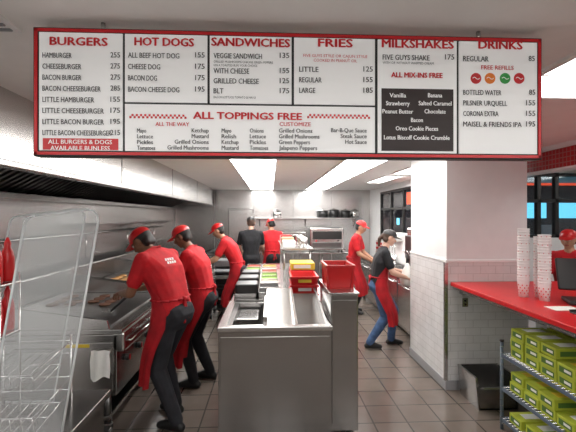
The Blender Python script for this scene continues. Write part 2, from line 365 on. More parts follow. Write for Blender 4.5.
for y in (7.8,8.3,8.8):
    f.box(-1.2,-1.185,y,y+.42,.2,.7,steelL,.004); f.box(-1.185,-1.16,y+.05,y+.37,.62,.64,chrome,.003)
    f.box(-2.0,-1.3,y+.02,y+.4,.9,.905,grill)
    f.box(-1.95,-1.5,y+.06,y+.36,.905,1.0,chrome,.01); f.tube([(-1.5,y+.2,.98),(-1.2,y+.2,1.06)],.012,blackp)
f.box(-2.4,-2.3,7.75,9.3,.9,1.3,steel,.004)
for x in (-2.3,-1.3):
    for y in (7.85,9.2): f.cyl((x,y,0),(x,y,.12),.03,steelD)
f.done()
def fooditems():
    b=MB('burger_patties')
    pm=mat('patty',(.16,.07,.04),.7,noise=.4,nscale=40,bump=.5)
    for i in range(4):
        for j in range(4):
            if random.random()<.75:
                x=-2.15+i*.17; y=3.9+j*.135; b.cyl((x,y,.916),(x,y,.93),.055,pm,r1=.052,seg=18)
    b.done()
    b=MB('toasted_buns')
    bm_=mat('bun',(.62,.33,.12),.5,noise=.2,nscale=12)
    for i in range(4):
        for j in range(6):
            x=-2.1+i*.16; y=4.85+j*.15; b.sph((x,y,.941),(.055,.055,.025),bm_,seg=14)
    b.done()
fooditems()
t=MB('towel'); zs=[(.745,.0),(.72,-.02),(.66,-.03),(.60,-.028),(.53,-.034)]
vs=[];fs=[]
for j,(z,dy) in enumerate(zs):
    for i in range(10):
        x=-1.40+i*.017; vs.append((x+.004*math.sin(j*2+i),3.075+dy*.6+.010*math.sin(i*1.3+j*.4),z-.02*math.sin(i*.7)*(j>2)))
for j in range(len(zs)-1):
    for i in range(9): fs.append([j*10+i,j*10+i+1,(j+1)*10+i+1,(j+1)*10+i])
t.poly(vs,fs,paper,smooth=True).done()
# ---------------- central island
isl=MB('prep_island')
XL,XR=-.40,.485
isl.box(XL,XR,3.0,3.04,.10,.93,steelF,.004)
isl.box(XL+.02,XR,3.03,3.9,.10,.60,steel,.003)
isl.box(XL,XL+.05,3.03,3.9,.6,.93,steel,.003); isl.box(XR-.04,XR,3.03,3.9,.6,.93,steel,.003)
isl.box(XL,XR,3.86,3.9,.6,.93,steel,.003)
isl.box(XL-.008,XR+.008,2.985,3.05,.90,.94,steelL,.008)
isl.box(XL-.008,XL+.06,3.04,3.92,.925,.94,steelL,.003)
isl.box(XL+.05,XL+.10,3.04,3.9,.62,.93,steelD)
isl.prism([(-.08,.62),(-.05,.62),(-.02,1.0),(-.05,1.0)],'y',3.05,3.86,steelL)
isl.prism([(3.06,.80),(3.86,1.05),(3.86,1.07),(3.06,.82)],'x',-.03,.20,steel)
isl.prism([(3.06,.70),(3.86,1.0),(3.86,1.02),(3.06,.72)],'x',.22,.44,steelD)
isl.prism([(3.05,.60),(3.86,.60),(3.86,1.08),(3.05,.94)],'x',.20,.222,steelL)
isl.prism([(3.05,.60),(3.86,.60),(3.86,1.08),(3.05,.94)],'x',.44,.46,steel)
isl.box(-.34,-.08,3.1,3.8,.62,.66,steelD)
isl.box(-.33,-.10,3.45,3.8,.66,.88,steel,.01)
isl.box(.49,.715,3.08,3.75,.06,1.165,steelF,.006).box(.48,.725,3.07,3.76,1.165,1.18,steelL,.004)
isl.box(.50,.705,3.07,3.08,.12,1.12,steelF,.003)
isl.box(XL,.62,3.92,7.2,.10,.88,steel,.005).box(XL-.01,.64,3.91,7.21,.88,.91,steelL,.006)
for (x,y) in ((XL+.05,3.05),(XR-.05,3.05),(.65,3.15),(XL+.05,7.1),(.55,7.1),(XL+.05,5),(.55,5)): isl.cyl((x,y,0),(x,y,.11),.025,steelD)
isl.box(XL+.015,XR-.015,2.994,3.0,.14,.86,steelF,.003)
isl.done()
pp=MB('topping_pan_rail'); pp.box(-.38,.12,4.0,6.4,.912,.93,steel,.003)
foods=[food1,food2,food3,yellow,food3,food1]
for i in range(8):
    for j in range(2):
        x=-.37+j*.245; y=4.02+i*.295
        pp.box(x,x+.235,y,y+.01,.93,1.0,steelL); pp.box(x,x+.235,y+.27,y+.28,.93,1.0,steelL); pp.box(x,x+.01,y,y+.28,.93,1.0,steelL); pp.box(x+.225,x+.235,y,y+.28,.93,1.0,steelL)
        if i>1: pp.box(x+.01,x+.225,y+.01,y+.27,.93,.98,foods[(i+j*2)%6],.015)
        else: pp.box(x+.01,x+.225,y+.01,y+.27,.93,.955,blackp,.005)
pp.done()
c=MB('black_container_stack')
for i in range(3): c.box(-.36+i*.01,-.12,3.95+i*.3,4.2+i*.3,1.0,1.10+.02*i,blackp,.02)
c.done()
def crate(name,x,y,z,w,d,hh,m,lab=None):
    b=MB(name); t=.008
    b.prism([(-w/2+.015,0),(w/2-.015,0),(w/2-.012,.008),(-w/2+.012,.008)],'y',-d/2+.012,d/2-.012,m)
    for sx in (-1,1):
        b.prism([(sx*(w/2-.02),0),(sx*w/2,hh),(sx*(w/2-t),hh),(sx*(w/2-.02-t),0)],'y',-d/2,d/2,m)
    for sy in (-1,1):
        b.prism([(sy*(d/2-.02),0),(sy*d/2,hh),(sy*(d/2-t),hh),(sy*(d/2-.02-t),0)],'x',-w/2,w/2,m)
    for (a,c_,e,f_) in ((-w/2-.012,w/2+.012,-d/2-.012,-d/2+.003),(-w/2-.012,w/2+.012,d/2-.003,d/2+.012),(-w/2-.012,-w/2+.003,-d/2,d/2),(w/2-.003,w/2+.012,-d/2,d/2)):
        b.box(a,c_,e,f_,hh-.018,hh+.002,m,.002)
    if lab: b.box(-w/4,w/4,-d/2-.004,-d/2+.004,hh*.3,hh*.65,lab)
    return b.done((x,y,z))
crate('red_tote',.60,3.40,1.181,.23,.34,.20,redp)
for i in range(3): crate('food_crate',.36,4.15,.912+i*.088,.27,.40,.085,[redp,redp,redp][i],[yellow,whitep,yellow][i])
st=MB('packaged_food_boxes')
for i in range(4):
    st.box(.24+.01*(i%2),.52+.01*(i%2),4.5,4.85,.912+i*.085,.99+i*.085,[redp,yellow,redp,yellow][i],.006); st.box(.28,.48,4.497,4.5,.93+i*.085,.97+i*.085,whitep)
st.done()
sh=MB('overshelf'); sh.box(.16,.60,5.3,7.1,1.33,1.35,steelL,.004)
for (x,y) in ((.20,5.35),(.56,5.35),(.20,7.05),(.56,7.05)): sh.cyl((x,y,.912),(x,y,1.33),.014,steel,seg=12)
for i in range(5): sh.box(.18,.36,5.4+i*.32,5.65+i*.32,1.35,1.35+.1+.03*(i%2),[whitep,tan,steelL,redp,whitep][i],.01)
for i in range(4): sh.lathe([(.0,0),(.05,0),(.06,.14),(.055,.14),(.045,.01)],(.48,5.5+i*.3,1.35),steelL)
sh.done()
tb=MB('rolling_bin'); tb.prism([(-.20,.08),(.20,.08),(.24,.72),(-.24,.72)],'y',-.2,.2,blackp,.02); tb.box(-.26,.26,-.23,.23,.72,.76,greyp,.015)
for x in (-.16,.16):
    for y in (-.15,.15): tb.cyl((x-.015,y,.04),(x+.015,y,.04),.04,rub)
tb.done((-.80,7.5,0))
tb=MB('sheet_pan_cart')
for (x,y) in ((-.25,-.2),(.25,-.2),(-.25,.2),(.25,.2)): tb.cyl((x,y,.08),(x,y,.95),.013,steel,seg=10); tb.cyl((x-.012,y,.04),(x+.012,y,.04),.04,rub)
for i in range(5): tb.box(-.25,.25,-.2,.2,.15+i*.18,.165+i*.18,steelL if i%2 else blackp,.004)
tb.box(-.2,.2,-.18,.18,.90,1.02,greyp,.02)
tb.done((-.78,6.98,0))
# ---------------- back line equipment
b=MB('back_work_table').box(.2,2.4,9.4,10.1,.86,.90,steelL,.006).box(.25,2.35,9.45,10.05,.3,.32,steel)
for x in (.26,1.3,2.34):
    for y in (9.46,10.04): b.cyl((x,y,0),(x,y,.86),.022,steel,seg=12)
b.done()
b=MB('bun_toaster').box(1.0,1.85,9.5,10.0,.94,1.50,steelL,.02).box(1.06,1.79,9.49,9.5,1.22,1.42,blackp,.01).box(1.06,1.79,9.49,9.5,1.0,1.15,steelD,.01)
b.box(1.0,1.85,9.3,9.5,.98,1.0,steel,.003).cyl((1.15,9.48,1.185),(1.15,9.5,1.185),.02,redp).cyl((1.7,9.48,1.185),(1.7,9.5,1.185),.02,blackp)
for x in (1.05,1.8):
    for y in (9.55,9.95): b.cyl((x,y,.901),(x,y,.94),.02,blackp)
for i in range(5): b.box(1.1+i*.14,1.19+i*.14,9.55,9.95,1.5,1.51,blackp)
b.done()
b=MB('countertop_oven').box(.3,.9,9.5,10.0,.92,1.4,steel,.02).box(.36,.72,9.49,9.5,1.0,1.3,blackp,.01).tube([(.38,9.49,1.33),(.38,9.46,1.33),(.72,9.46,1.33),(.72,9.49,1.33)],.01,chrome)
for i in range(3): b.cyl((.80,9.48,1.05+i*.1),(.80,9.5,1.05+i*.1),.025,blackp)
for x in (.35,.85): b.cyl((x,9.6,.901),(x,9.6,.93),.02,blackp).cyl((x,9.9,.901),(x,9.9,.93),.02,blackp)
b.done()
b=MB('mounted_shelf').box(-.4,2.6,10.65,10.98,1.72,1.75,steelL,.003)
for x in (-.3,1.0,2.4): b.prism([(10.98,1.72),(10.70,1.72),(10.98,1.5)],'x',x,x+.02,steel)
b.done()
b=MB('stock_pots')
for i,(x,r,hh) in enumerate(((1.5,.14,.20),(1.82,.14,.22),(2.14,.14,.20),(.2,.12,.18),(2.42,.11,.2))):
    mm=blackp if i<3 else steelL
    b.lathe([(0,0),(r,0),(r,hh),(r-.01,hh),(r-.012,.01)],(x,10.82,1.752),mm); b.lathe([(r+.01,hh),(r*.5,hh+.03),(0,hh+.035)],(x,10.82,1.752),steelL); b.sph((x,10.82,1.75+hh+.045),.018,blackp,seg=10)
b.done()
b=MB('reach_in_fridge').box(-1.1,-.45,10.2,10.95,.1,2.0,steel,.01).box(-1.08,-.47,10.18,10.2,.15,1.0,steelL,.006).box(-1.08,-.47,10.18,10.2,1.03,1.95,steelL,.006)
for z in (.4,1.3): b.tube([(-.55,10.18,z),(-.55,10.13,z),(-.55,10.13,z+.35),(-.55,10.18,z+.35)],.012,chrome)
for x in (-1.05,-.5):
    for y in (10.25,10.9): b.cyl((x,y,0),(x,y,.1),.025,steelD)
b.done()
b=MB('refrigerated_counter').box(2.0,2.75,5.05,8.4,.10,.88,steel,.005).box(1.98,2.77,5.03,8.42,.88,.92,steelL,.006)
for i in range(4):
    y=5.1+i*.82; b.box(1.985,2.0,y,y+.78,.16,.84,steelL,.004); b.tube([(1.985,y+.1,.76),(1.955,y+.1,.76),(1.955,y+.68,.76),(1.985,y+.68,.76)],.009,chrome)
for y in (5.1,6.7,8.3):
    for x in (2.05,2.7): b.cyl((x,y,0),(x,y,.1),.03,steelD)
b.done()
b=MB('milkshake_machine').box(2.15,2.6,5.5,5.95,.94,1.62,steelL,.03).box(2.10,2.15,5.56,5.89,1.15,1.5,blackp,.01).box(2.0,2.15,5.52,5.93,.94,.97,steel,.005)
for y in (5.64,5.80): b.cyl((2.11,y,1.06),(2.11,y,1.22),.025,blackp).tube([(2.11,y,1.18),(2.04,y,1.28)],.008,chrome)
for y in (5.53,5.9): b.cyl((2.2,y,.921),(2.2,y,.95),.02,blackp)
b.done()
b=MB('spindle_mixer').box(2.1,2.4,6.4,6.9,.921,.96,steel,.01).box(2.25,2.4,6.42,6.88,.96,1.4,whitep,.03).box(2.08,2.4,6.42,6.88,1.36,1.50,whitep,.03)
for y in (6.52,6.66,6.80): b.cyl((2.15,y,1.08),(2.15,y,1.37),.006,chrome).lathe([(0,0),(.035,0),(.048,.16),(.044,.16),(.03,.01)],(2.15,y,.96),chrome)
b.done()
b=MB('takeaway_cup_stack')
for i,(x,y) in enumerate(((2.12,7.3),(2.12,7.45),(2.25,7.38))):
    for k in range(8): b.lathe([(.03,0),(.042,.1),(.045,.1)],(x,y,.921+k*.045),whitep if k%2 else redp,seg=14)
b.done()
# ---------------- red counter & things on it
b=MB('pickup_counter').box(1.86,3.05,1.9,3.88,1.08,1.12,red,.006).box(1.88,3.03,1.92,3.87,1.055,1.08,steelL,.003)
b.box(2.75,2.85,2.0,3.85,.0,1.055,white); b.box(1.95,2.75,3.80,3.87,1.0,1.055,steel); b.box(1.95,2.0,2.0,3.87,1.02,1.055,steel)
b.done()
b=MB('wire_shelving_rack')
rk=mat('rack_blue_grey',(.10,.13,.17),.4)
for (x,y) in ((1.96,3.16),(2.66,3.16),(1.96,2.0),(2.66,2.0)):
    b.cyl((x,y,.0),(x,y,.74),.014,rk,seg=12); 
    for i in range(14): b.cyl((x,y,.05+i*.05),(x,y,.054+i*.05),.016,steel,seg=12)
    b.cyl((x,y,.74),(x,y,.755),.018,blackp)
for z in (.10,.36,.64):
    for x in (1.96,2.66): b.box(x-.008,x+.008,2.0,3.16,z-.028,z-.002,rk,.002)
    for y in (2.0,3.16): b.box(1.96,2.66,y-.008,y+.008,z-.028,z-.002,rk,.002)
    for i in range(29): b.cyl((1.96,2.02+i*.04,z-.003),(2.66,2.02+i*.04,z-.003),.003,chrome,seg=6)
b.done()
def cartons(z,levels,seed,name='carton_stack'):
    random.seed(seed); b=MB(name)
    nx,ny=2,6
    for iy in range(ny):
        for ix in range(nx):
            L=levels-(random.random()<.35)
            for k in range(L):
                dx=random.uniform(-.010,.010); dr=math.radians(random.uniform(-2.5,2.5))
                x=1.99+ix*.30+dx; y=2.06+iy*.175; zz=z+.001+k*.078
                M=Matrix.Translation((x+.135,y+.0775,zz))@Matrix.Rotation(dr,4,'Z')@Matrix.Translation((-x-.135,-y-.0775,-zz))
                b.box(x,x+.27,y,y+.155,zz,zz+.075,green,.003,M=M)
                b.box(x-.0015,x,y+.02,y+.135,zz+.018,zz+.058,greenD,M=M); b.box(x-.0025,x-.001,y+.03,y+.09,zz+.03,zz+.048,whitep,M=M)
                b.box(x+.03,x+.24,y+.154,y+.157,zz+.02,zz+.055,greenD,M=M)
                b.box(x+.03,x+.24,y-.002,y+.001,zz+.02,zz+.055,greenD,M=M)
                b.box(x+.06,x+.21,y+.04,y+.115,zz+.075,zz+.0765,yellow if k%2 else whitep,M=M)
    b.done()
cartons(.64,3,1); cartons(.36,2,2); cartons(.10,2,5)
def cup_stack(x,y,hh,r):
    b=MB('paper_cup_stack')
    b.lathe([(0,0),(r*.78,0),(r,.13)],(x,y,1.121),whitep,seg=28)
    z=.13; k=0
    while z<hh:
        b.lathe([(r*.97,z),(r*1.0,z+.014),(r*1.05,z+.015),(r*1.05,z+.021),(r*.97,z+.0222)],(x,y,1.121),whitep,seg=28); z+=.0222; k+=1
        if k%3==0:
            for i in range(8):
                a=i*math.pi/4+k*.2; b.box(-.003,.003,-.0012,.001,z-.018,z-.012,redp,M=Matrix.Translation((x,y,1.121))@Matrix.Rotation(a,4,'Z')@Matrix.Translation((0,-r*1.0,0)))
    for j in range(4):
        for i in range(16):
            if (i+j)%2: 
                a=i*math.pi/8; zz=.03+j*.022; rr=r*(.78+.22*zz/.13)+.0008
                b.box(-.004,.004,-.001,.001,zz,zz+.010,redp,M=Matrix.Translation((x,y,1.121))@Matrix.Rotation(a,4,'Z')@Matrix.Translation((0,-rr,0)))
    b.lathe([(r*.97,z),(r*.9,z-.01),(0,z-.1)],(x,y,1.121),whitep,seg=28); b.done()
cup_stack(2.135,3.14,.56,.045); cup_stack(2.20,2.98,.52,.046); cup_stack(2.26,3.12,.50,.043)
b=MB('point_of_sale_terminal')
Mx=Matrix.Translation((2.45,2.86,1.121))@Matrix.Rotation(math.radians(-25),4,'Z')
b.box(-.14,.14,-.12,.12,0,.03,blackp,.01,M=Mx).cyl((0,.03,.03),(0,.06,.16),.03,blackp,M=Mx)
b.box(-.19,.19,-.015,.015,-.13,.13,blackp,.01,M=Mx@Matrix.Translation((0,.03,.22))@Matrix.Rotation(math.radians(-25),4,'X'))
b.box(-.17,.17,.014,.018,-.11,.11,greyp,M=Mx@Matrix.Translation((0,.03,.22))@Matrix.Rotation(math.radians(-25),4,'X'))
b.done()
b=MB('receipt_paper'); b.box(2.05,2.25,2.66,2.78,1.121,1.124,paper).done()
b=MB('serving_tray').box(2.10,2.36,2.40,2.60,1.121,1.13,blackp,.004).box(2.10,2.36,2.40,2.41,1.13,1.145,blackp).box(2.10,2.36,2.59,2.6,1.13,1.145,blackp).done()
b=MB('wall_outlet').box(1.99,2.05,3.882,3.892,.86,.95,steelL,.003).box(2.01,2.03,3.879,3.882,.875,.895,blackp).box(2.01,2.03,3.879,3.882,.915,.935,blackp).done()
b=MB('steel_floor_bin')
b.prism([(-.19,.0),(-.17,.0),(-.20,.30),(-.22,.30)],'y',-.17,.17,steel); b.prism([(.17,0),(.19,0),(.20,.30),(.18,.30)],'y',-.17,.17,steel)
b.box(-.18,.18,-.17,-.155,0,.20,steel); b.box(-.19,.19,.155,.17,0,.30,steel); b.box(-.18,.18,-.17,.17,0,.015,steel)
b.prism([(-.17,.20),(-.17,.215),(-.24,.235),(-.24,.22)],'x',-.18,.18,steelL)
b.done((2.12,3.64,0))
# ---------------- foreground acrylic guard
g=MB('acrylic_sneeze_guard')
def sheet(pts,y0,y1):
    g.prism(pts,'y',y0,y1,acr)
    n=len(pts)
    for i in range(n):
        a=pts[i]; c=pts[(i+1)%n]; g.cyl((a[0],(y0+y1)/2,a[1]),(c[0],(y0+y1)/2,c[1]),.005,acre,seg=8)
def rshape(Y,sh=0):
    tl=PX(22+sh,216,Y); tr=PX(100+sh,209,Y); br=PX(62+sh,432,Y); bl=PX(-14+sh,432,Y)
    zb=.746
    def atz(a,b,z): t=(z-a[1])/(b[1]-a[1]); return (a[0]+(b[0]-a[0])*t,z)
    bl2=atz(bl,tl,zb); br2=atz(br,tr,zb)
    r=.05; pts=[bl2,br2]
    def arc(c0,a0,a1):
        for k in range(7):
            a=math.radians(a0+(a1-a0)*k/6); pts.append((c0[0]+r*math.cos(a),c0[1]+r*math.sin(a)))
    arc((tr[0]-r*1.15,tr[1]-r),-8,90); arc((tl[0]+r*1.15,tl[1]-r),90,172)
    return pts
sheet(rshape(1.75),1.747,1.753)
sheet(rshape(2.25,-14),2.247,2.253)
g.done()
b=MB('condiment_counter').box(-1.75,-.97,1.5,2.40,.70,.74,steelL,.006).box(-1.72,-1.0,1.53,2.37,.08,.70,steel,.005).box(-1.70,-1.03,1.56,2.35,0,.08,blackp).done()
b=MB('wire_basket_rack')
x0,x1,y0,y1=-1.46,-1.10,1.85,2.18
for k,zb in enumerate((.78,.98)):
    for i in range(8):
        x=x0+(x1-x0)*i/7; b.cyl((x,y0,zb),(x,y1,zb+.06),.0022,chrome,seg=6); b.cyl((x,y0,zb),(x,y0-.02,zb+.08),.0022,chrome,seg=6)
    for i in range(4):
        t_=i/3; y=y0+(y1-y0)*t_; z=zb+.06*t_; b.cyl((x0,y,z),(x1,y,z),.0022,chrome,seg=6)
    b.tube([(x0,y0-.02,zb+.08),(x1,y0-.02,zb+.08),(x1,y1,zb+.13),(x0,y1,zb+.13),(x0,y0-.02,zb+.08)],.0035,chrome,seg=8)
for x in (x0,x1): b.tube([(x,2.18,.741),(x,2.18,1.15)],.006,chrome)
b.done()
b=MB('ketchup_bottle_rack')
for i,(x,y) in enumerate(((-1.235,1.79),(-1.31,1.79),(-1.31,1.87),(-1.235,1.87))):
    for zz in (1.265,1.495):
        b.lathe([(0,0),(.026,0),(.028,.01),(.028,.11),(.022,.14),(.014,.155),(.013,.17)],(x,y,zz),redp); b.lathe([(.015,.17),(.014,.18),(.004,.205),(0,.205)],(x,y,zz),redp)
for z in (1.25,1.48): b.box(-1.36,-1.19,1.757,1.90,z,z+.012,steelL,.003)
for (x,y) in ((-1.355,1.76),(-1.195,1.76),(-1.355,1.895),(-1.195,1.895)): b.cyl((x,y,.741),(x,y,1.53),.004,chrome,seg=8)
b.done()
# ---------------- people
def IK(a,t,l1,l2,pole):
    d=t-a; L=d.length
    if L>(l1+l2)*.995: t=a+d*((l1+l2)*.995/L); d=t-a; L=d.length
    x=(l1*l1-l2*l2+L*L)/(2*L); hgt=math.sqrt(max(l1*l1-x*x,0)); u=d.normalized()
    p=(pole-pole.dot(u)*u)
    if p.length<1e-4: p=V((1,0,0))
    return a+u*x+p.normalized()*hgt, t
def remesh(mb,vox,smooth):
    bm=mb.bm; me=bpy.data.meshes.new('tmp'); bm.to_mesh(me)
    bvh=BVHTree.FromBMesh(bm); bm.faces.ensure_lookup_table(); fm=[f.material_index for f in bm.faces]
    o=bpy.data.objects.new('tmp',me); COL.objects.link(o)
    m=o.modifiers.new('r','REMESH'); m.mode='VOXEL'; m.voxel_size=vox; m.use_smooth_shade=True
    s_=o.modifiers.new('s','SMOOTH'); s_.factor=.5; s_.iterations=smooth
    bpy.context.view_layer.update(); dg=bpy.context.evaluated_depsgraph_get()
    me2=bpy.data.meshes.new_from_object(o.evaluated_get(dg)); bpy.data.objects.remove(o)
    b=bmesh.new(); b.from_mesh(me2)
    for f in b.faces:
        r=bvh.find_nearest(f.calc_center_median()); f.material_index=fm[r[2]] if r[2] is not None else 0; f.smooth=True
    return b
def hand(main,w,d,n,side,m,curl=40,k=1.0):
    h=MB('h'); h.mats=main.mats; d=d.normalized(); n=(n-n.dot(d)*d).normalized(); s=side; s=(s-s.dot(d)*d-s.dot(n)*n).normalized()
    K=[w+d*(.088-.004*abs(i-1))*k+s*(.033-.022*i)*k for i in range(4)]
    h.hull([(w,.024*k),(w+d*.03*k+s*.02*k,.018*k),(w+d*.03*k-s*.018*k,.017*k)]+[(q,.0115*k) for q in K],m)
    for i,q in enumerate(K):
        L=[.068,.078,.072,.056][i]*k; c=math.radians(curl*(.8+.12*i)); fan=s*(.10-.07*i)
        def dr(a): return (d*math.cos(a)+n*math.sin(a)+fan*.6).normalized()
        p1=q+dr(c*.5)*L*.45; p2=p1+dr(c*1.3)*L*.32; p3=p2+dr(c*1.9)*L*.25
        for a_,b_,ra,rb in ((q,p1,.0098,.0088),(p1,p2,.0088,.0082),(p2,p3,.0082,.0068)): h.hull([(a_,ra*k),(b_,rb*k)],m,sub=2)
    t0=w+d*.028*k+s*.022*k; t1=t0+(d*.55+s*.75+n*.35).normalized()*.042*k; t2=t1+(d*.85+s*.25+n*.5).normalized()*.032*k
    h.hull([(t0,.014*k),(t1,.0105*k)],m); h.hull([(t1,.0105*k),(t2,.0085*k)],m)
    b=remesh(h,.0045,2); h.bm.free(); main.add(b,None)
def person(name,loc,face,H=1.75,bend=8,neckp=15,headyaw=0,headpitch=10,handR=(.22,.1,.8),handL=(-.22,.1,.8),footR=(.11,.03),footL=(-.11,-.03),
           hip=(0,0,.93),shirt=redc,pants=blackc,skin=skinA,hair=hairm,cap=redp,apron=redc2,vox=.009,twist=0,pony=False,curl=40,poleA=None,fat=1.0,palm=(0,-.2,-1),fem=0,logo=False):
    k=H/1.75; mb=MB(name); body=MB('b'); body.mats=mb.mats
    for m in (shirt,pants,skin,hair,lipm,shoe): mb.mi(m)
    X=V((1,0,0)); bd=math.radians(bend)
    dd=lambda a: V((0,math.sin(a),math.cos(a)))
    pel=V(hip); wa=pel+dd(bd*.4)*.14; chs=wa+dd(bd*.8)*.19; nb=chs+dd(bd)*.18
    tw=Matrix.Rotation(math.radians(twist),3,'Z'); SX=tw@X; 
    sw=.185-.015*fem
    shR=nb-dd(bd)*.045+SX*sw; shL=nb-dd(bd)*.045-SX*sw
    fw=tw@V((0,math.cos(bd),-math.sin(bd)))
    B=body
    f_=fat
    B.hull([(pel+X*.075,.108*f_),(pel-X*.075,.108*f_),(wa+X*.055*f_,.102*f_),(wa-X*.055*f_,.102*f_)],shirt)
    B.hull([(pel+X*.08-V((0,0,.06)),.108*f_),(pel-X*.08-V((0,0,.06)),.108*f_),(pel+V((.06,-.035,-.02)),.105*f_),(pel+V((-.06,-.035,-.02)),.105*f_)],pants)
    B.hull([(wa+X*.055*f_,.102*f_),(wa-X*.055*f_,.102*f_),(chs+SX*.085,.112*f_),(chs-SX*.085,.112*f_)],shirt)
    B.hull([(chs+SX*.085,.112*f_),(chs-SX*.085,.112*f_),(shR-SX*.04,.068),(shL+SX*.04,.068),(nb,.062)],shirt)
    if fem: 
        for s_ in (-1,1): B.sph(chs+SX*.07*s_+fw*.075,.065,shirt)
    na=bd+math.radians(neckp); hb=nb+dd(na)*.085
    B.hull([(nb-dd(bd)*.02,.058),(hb,.052)],skin)
    hp=math.radians(headpitch); hy=math.radians(headyaw)
    hc=hb+dd(na)*.045+V((0,.02,.055))
    MH=Matrix.Translation(hc)@Matrix.Rotation(hy,4,'Z')@Matrix.Rotation(-hp,4,'X')
    B.sph((0,-.005,.03),(.074,.092,.086),skin,M=MH)
    B.hull([((.028,.038,-.02),.043),((-.028,.038,-.02),.043),((0,.058,-.088),.024),((.032,.0,-.055),.034),((-.032,0,-.055),.034)],skin,M=MH)
    B.hull([((0,.086,.008),.008),((0,.104,-.028),.012),((.010,.094,-.033),.009),((-.010,.094,-.033),.009)],skin,M=MH)
    B.hull([((.03,.078,.026),.012),((-.03,.078,.026),.012)],skin,M=MH)
    for s_ in (-1,1): B.sph((s_*.076,-.005,-.006),(.012,.020,.032),skin,M=MH,seg=14)
    B.sph((0,.082,-.060),(.024,.010,.009),lipm,M=MH,seg=12)
    B.sph((0,-.024,.030),(.080,.086,.090),hair,M=MH)
    B.hull([((.045,-.05,-.045),.035),((-.045,-.05,-.045),.035),((0,-.06,.02),.05)],hair,M=MH)
    if pony: B.hull([((0,-.10,.0),.032),((0,-.13,-.06),.03)],hair,M=MH); B.hull([((0,-.13,-.06),.03),((0,-.11,-.16),.016)],hair,M=MH)
    hands=[]
    for s_,sh,tgt in ((1,shR,V(handR)),(-1,shL,V(handL))):
        pole=V((s_*.6,-.6,-.6)) if poleA is None else V((s_*poleA[0],poleA[1],poleA[2]))
        el,wr=IK(sh,tgt,.285,.25,pole)
        mid=sh+(el-sh)*.66
        B.hull([(sh,.068),(mid,.062)],shirt); B.hull([(sh+(el-sh)*.55,.047),(el,.041)],skin)
        B.hull([(el,.042),(el+(wr-el)*.3,.042),(wr,.026)],skin)
        hands.append((wr,(wr-el),s_))
    for s_,ft in ((1,V((*footR,0))),(-1,V((*footL,0)))):
        hipj=pel+V((s_*.09,0,-.04)); an=V((ft.x,ft.y,.09))
        kn,an2=IK(hipj,an,.43,.425,V((0,1,0)))
        B.hull([(hipj,.098*f_),(kn,.070*f_)],pants); B.hull([(kn,.070*f_),(kn+(an2-kn)*.35,.068),(an2+V((0,0,.0)),.054)],pants)
        B.hull([((ft.x,ft.y-.045,.036),.036),((ft.x+s_*.005,ft.y+.06,.034),.034),((ft.x+s_*.012,ft.y+.15,.030),.030),((ft.x,ft.y,.075),.036)],shoe)
        if s_==1: kR=kn
        else: kL=kn
    b=remesh(body,vox,3); body.bm.free(); 
    bvh=BVHTree.FromBMesh(b); mb.add(b,None)
    if logo:
        bk=-fw; cc=chs+dd(bd)*.075
        for r_,(n_,wd) in enumerate(((4,.020),(4,.020))):
            for i in range(n_):
                o_=cc+SX*((i-1.5)*.030)-dd(bd)*.032*r_+bk*.3
                loc_,nn,_,_=bvh.ray_cast(o_,-bk)
                if loc_ is not None:
                    q=[loc_+bk*.004+SX*(a_*wd/2)+dd(bd)*(c_*.011) for a_,c_ in ((-1,-1),(1,-1),(1,1),(-1,1))]
                    mb.poly(q,[[0,1,2,3]],whitep)
    for wr,d,s_ in hands:
        d=d.normalized()*.8+V((0,0,-.1))
        hand(mb,wr-d*.01,d,V(palm),V((-s_,.3,.3)),skin,curl)
    for s_ in (-1,1):
        mb.sph((s_*.030,.078,.006),.0125,eyew,M=MH,seg=12); mb.sph((s_*.030,.087,.006),.006,eyed,M=MH,seg=10)
        mb.hull([((s_*.018,.090,.025),.004),((s_*.042,.083,.026),.003)],hair,M=MH,sub=1)
    if cap:
        vs=[];fs=[];N=24;R=8
        for j in range(R+1):
            ph=math.radians(90*j/R)
            for i in range(N):
                a=2*math.pi*i/N; vs.append((.088*math.cos(ph)**.8*math.cos(a) if j<R else 0,-.008+.104*(math.cos(ph)**.8 if j<R else 0)*math.sin(a),.034+.084*math.sin(ph)))
        for j in range(R):
            for i in range(N): fs.append([j*N+i,j*N+(i+1)%N,(j+1)*N+(i+1)%N,(j+1)*N+i])
        mb.poly(vs,fs,cap,M=MH,smooth=True); mb.sph((0,-.008,.119),(.008,.008,.005),cap,M=MH,seg=8)
        vs=[];N=12
        for layer,dz in ((0,.006),(1,0)):
            for i in range(N+1):
                a=math.radians(20+140*i/N); vs.append((.085*math.cos(a),-.008+.100*math.sin(a),.038+dz))
            for i in range(N+1):
                a=math.radians(20+140*i/N); x=.088*math.cos(a); vs.append((x,-.0+.098*math.sin(a)+.075*math.sin(math.pi*i/N)**.5,.028+dz-.012*abs(math.cos(a))))
        n1=N+1; fs=[]
        for i in range(N):
            fs+= [[i,i+1,n1+i+1,n1+i],[2*n1+i+1,2*n1+i,3*n1+i,3*n1+i+1],[n1+i,n1+i+1,3*n1+i+1,3*n1+i]]
        mb.poly(vs,fs,cap,M=MH,smooth=False)
    if apron:
        km=(kR+kL)/2
        rows=[(nb-dd(bd)*.06+fw*0,.115,.10,42,SX),(chs+dd(bd)*.02,.195*f_,.128*f_,50,SX),(chs-dd(bd)*.06,.195*f_,.130*f_,72,SX),(wa,.168*f_,.118*f_,105,X),(pel+V((0,0,.03)),.194*f_,.126*f_,122,X),
              (pel+V((0,.01,-.10)),.205*f_,.132*f_,122,X),(V((0,km.y*.5,pel.z-.28)),.218*f_,.14,114,X),(V((km.x,km.y*.75,km.z+.03)),.222,.14,106,X),(V((km.x,km.y*.8,km.z-.12)),.225,.14,100,X)]
        vs=[];fs=[];N=28
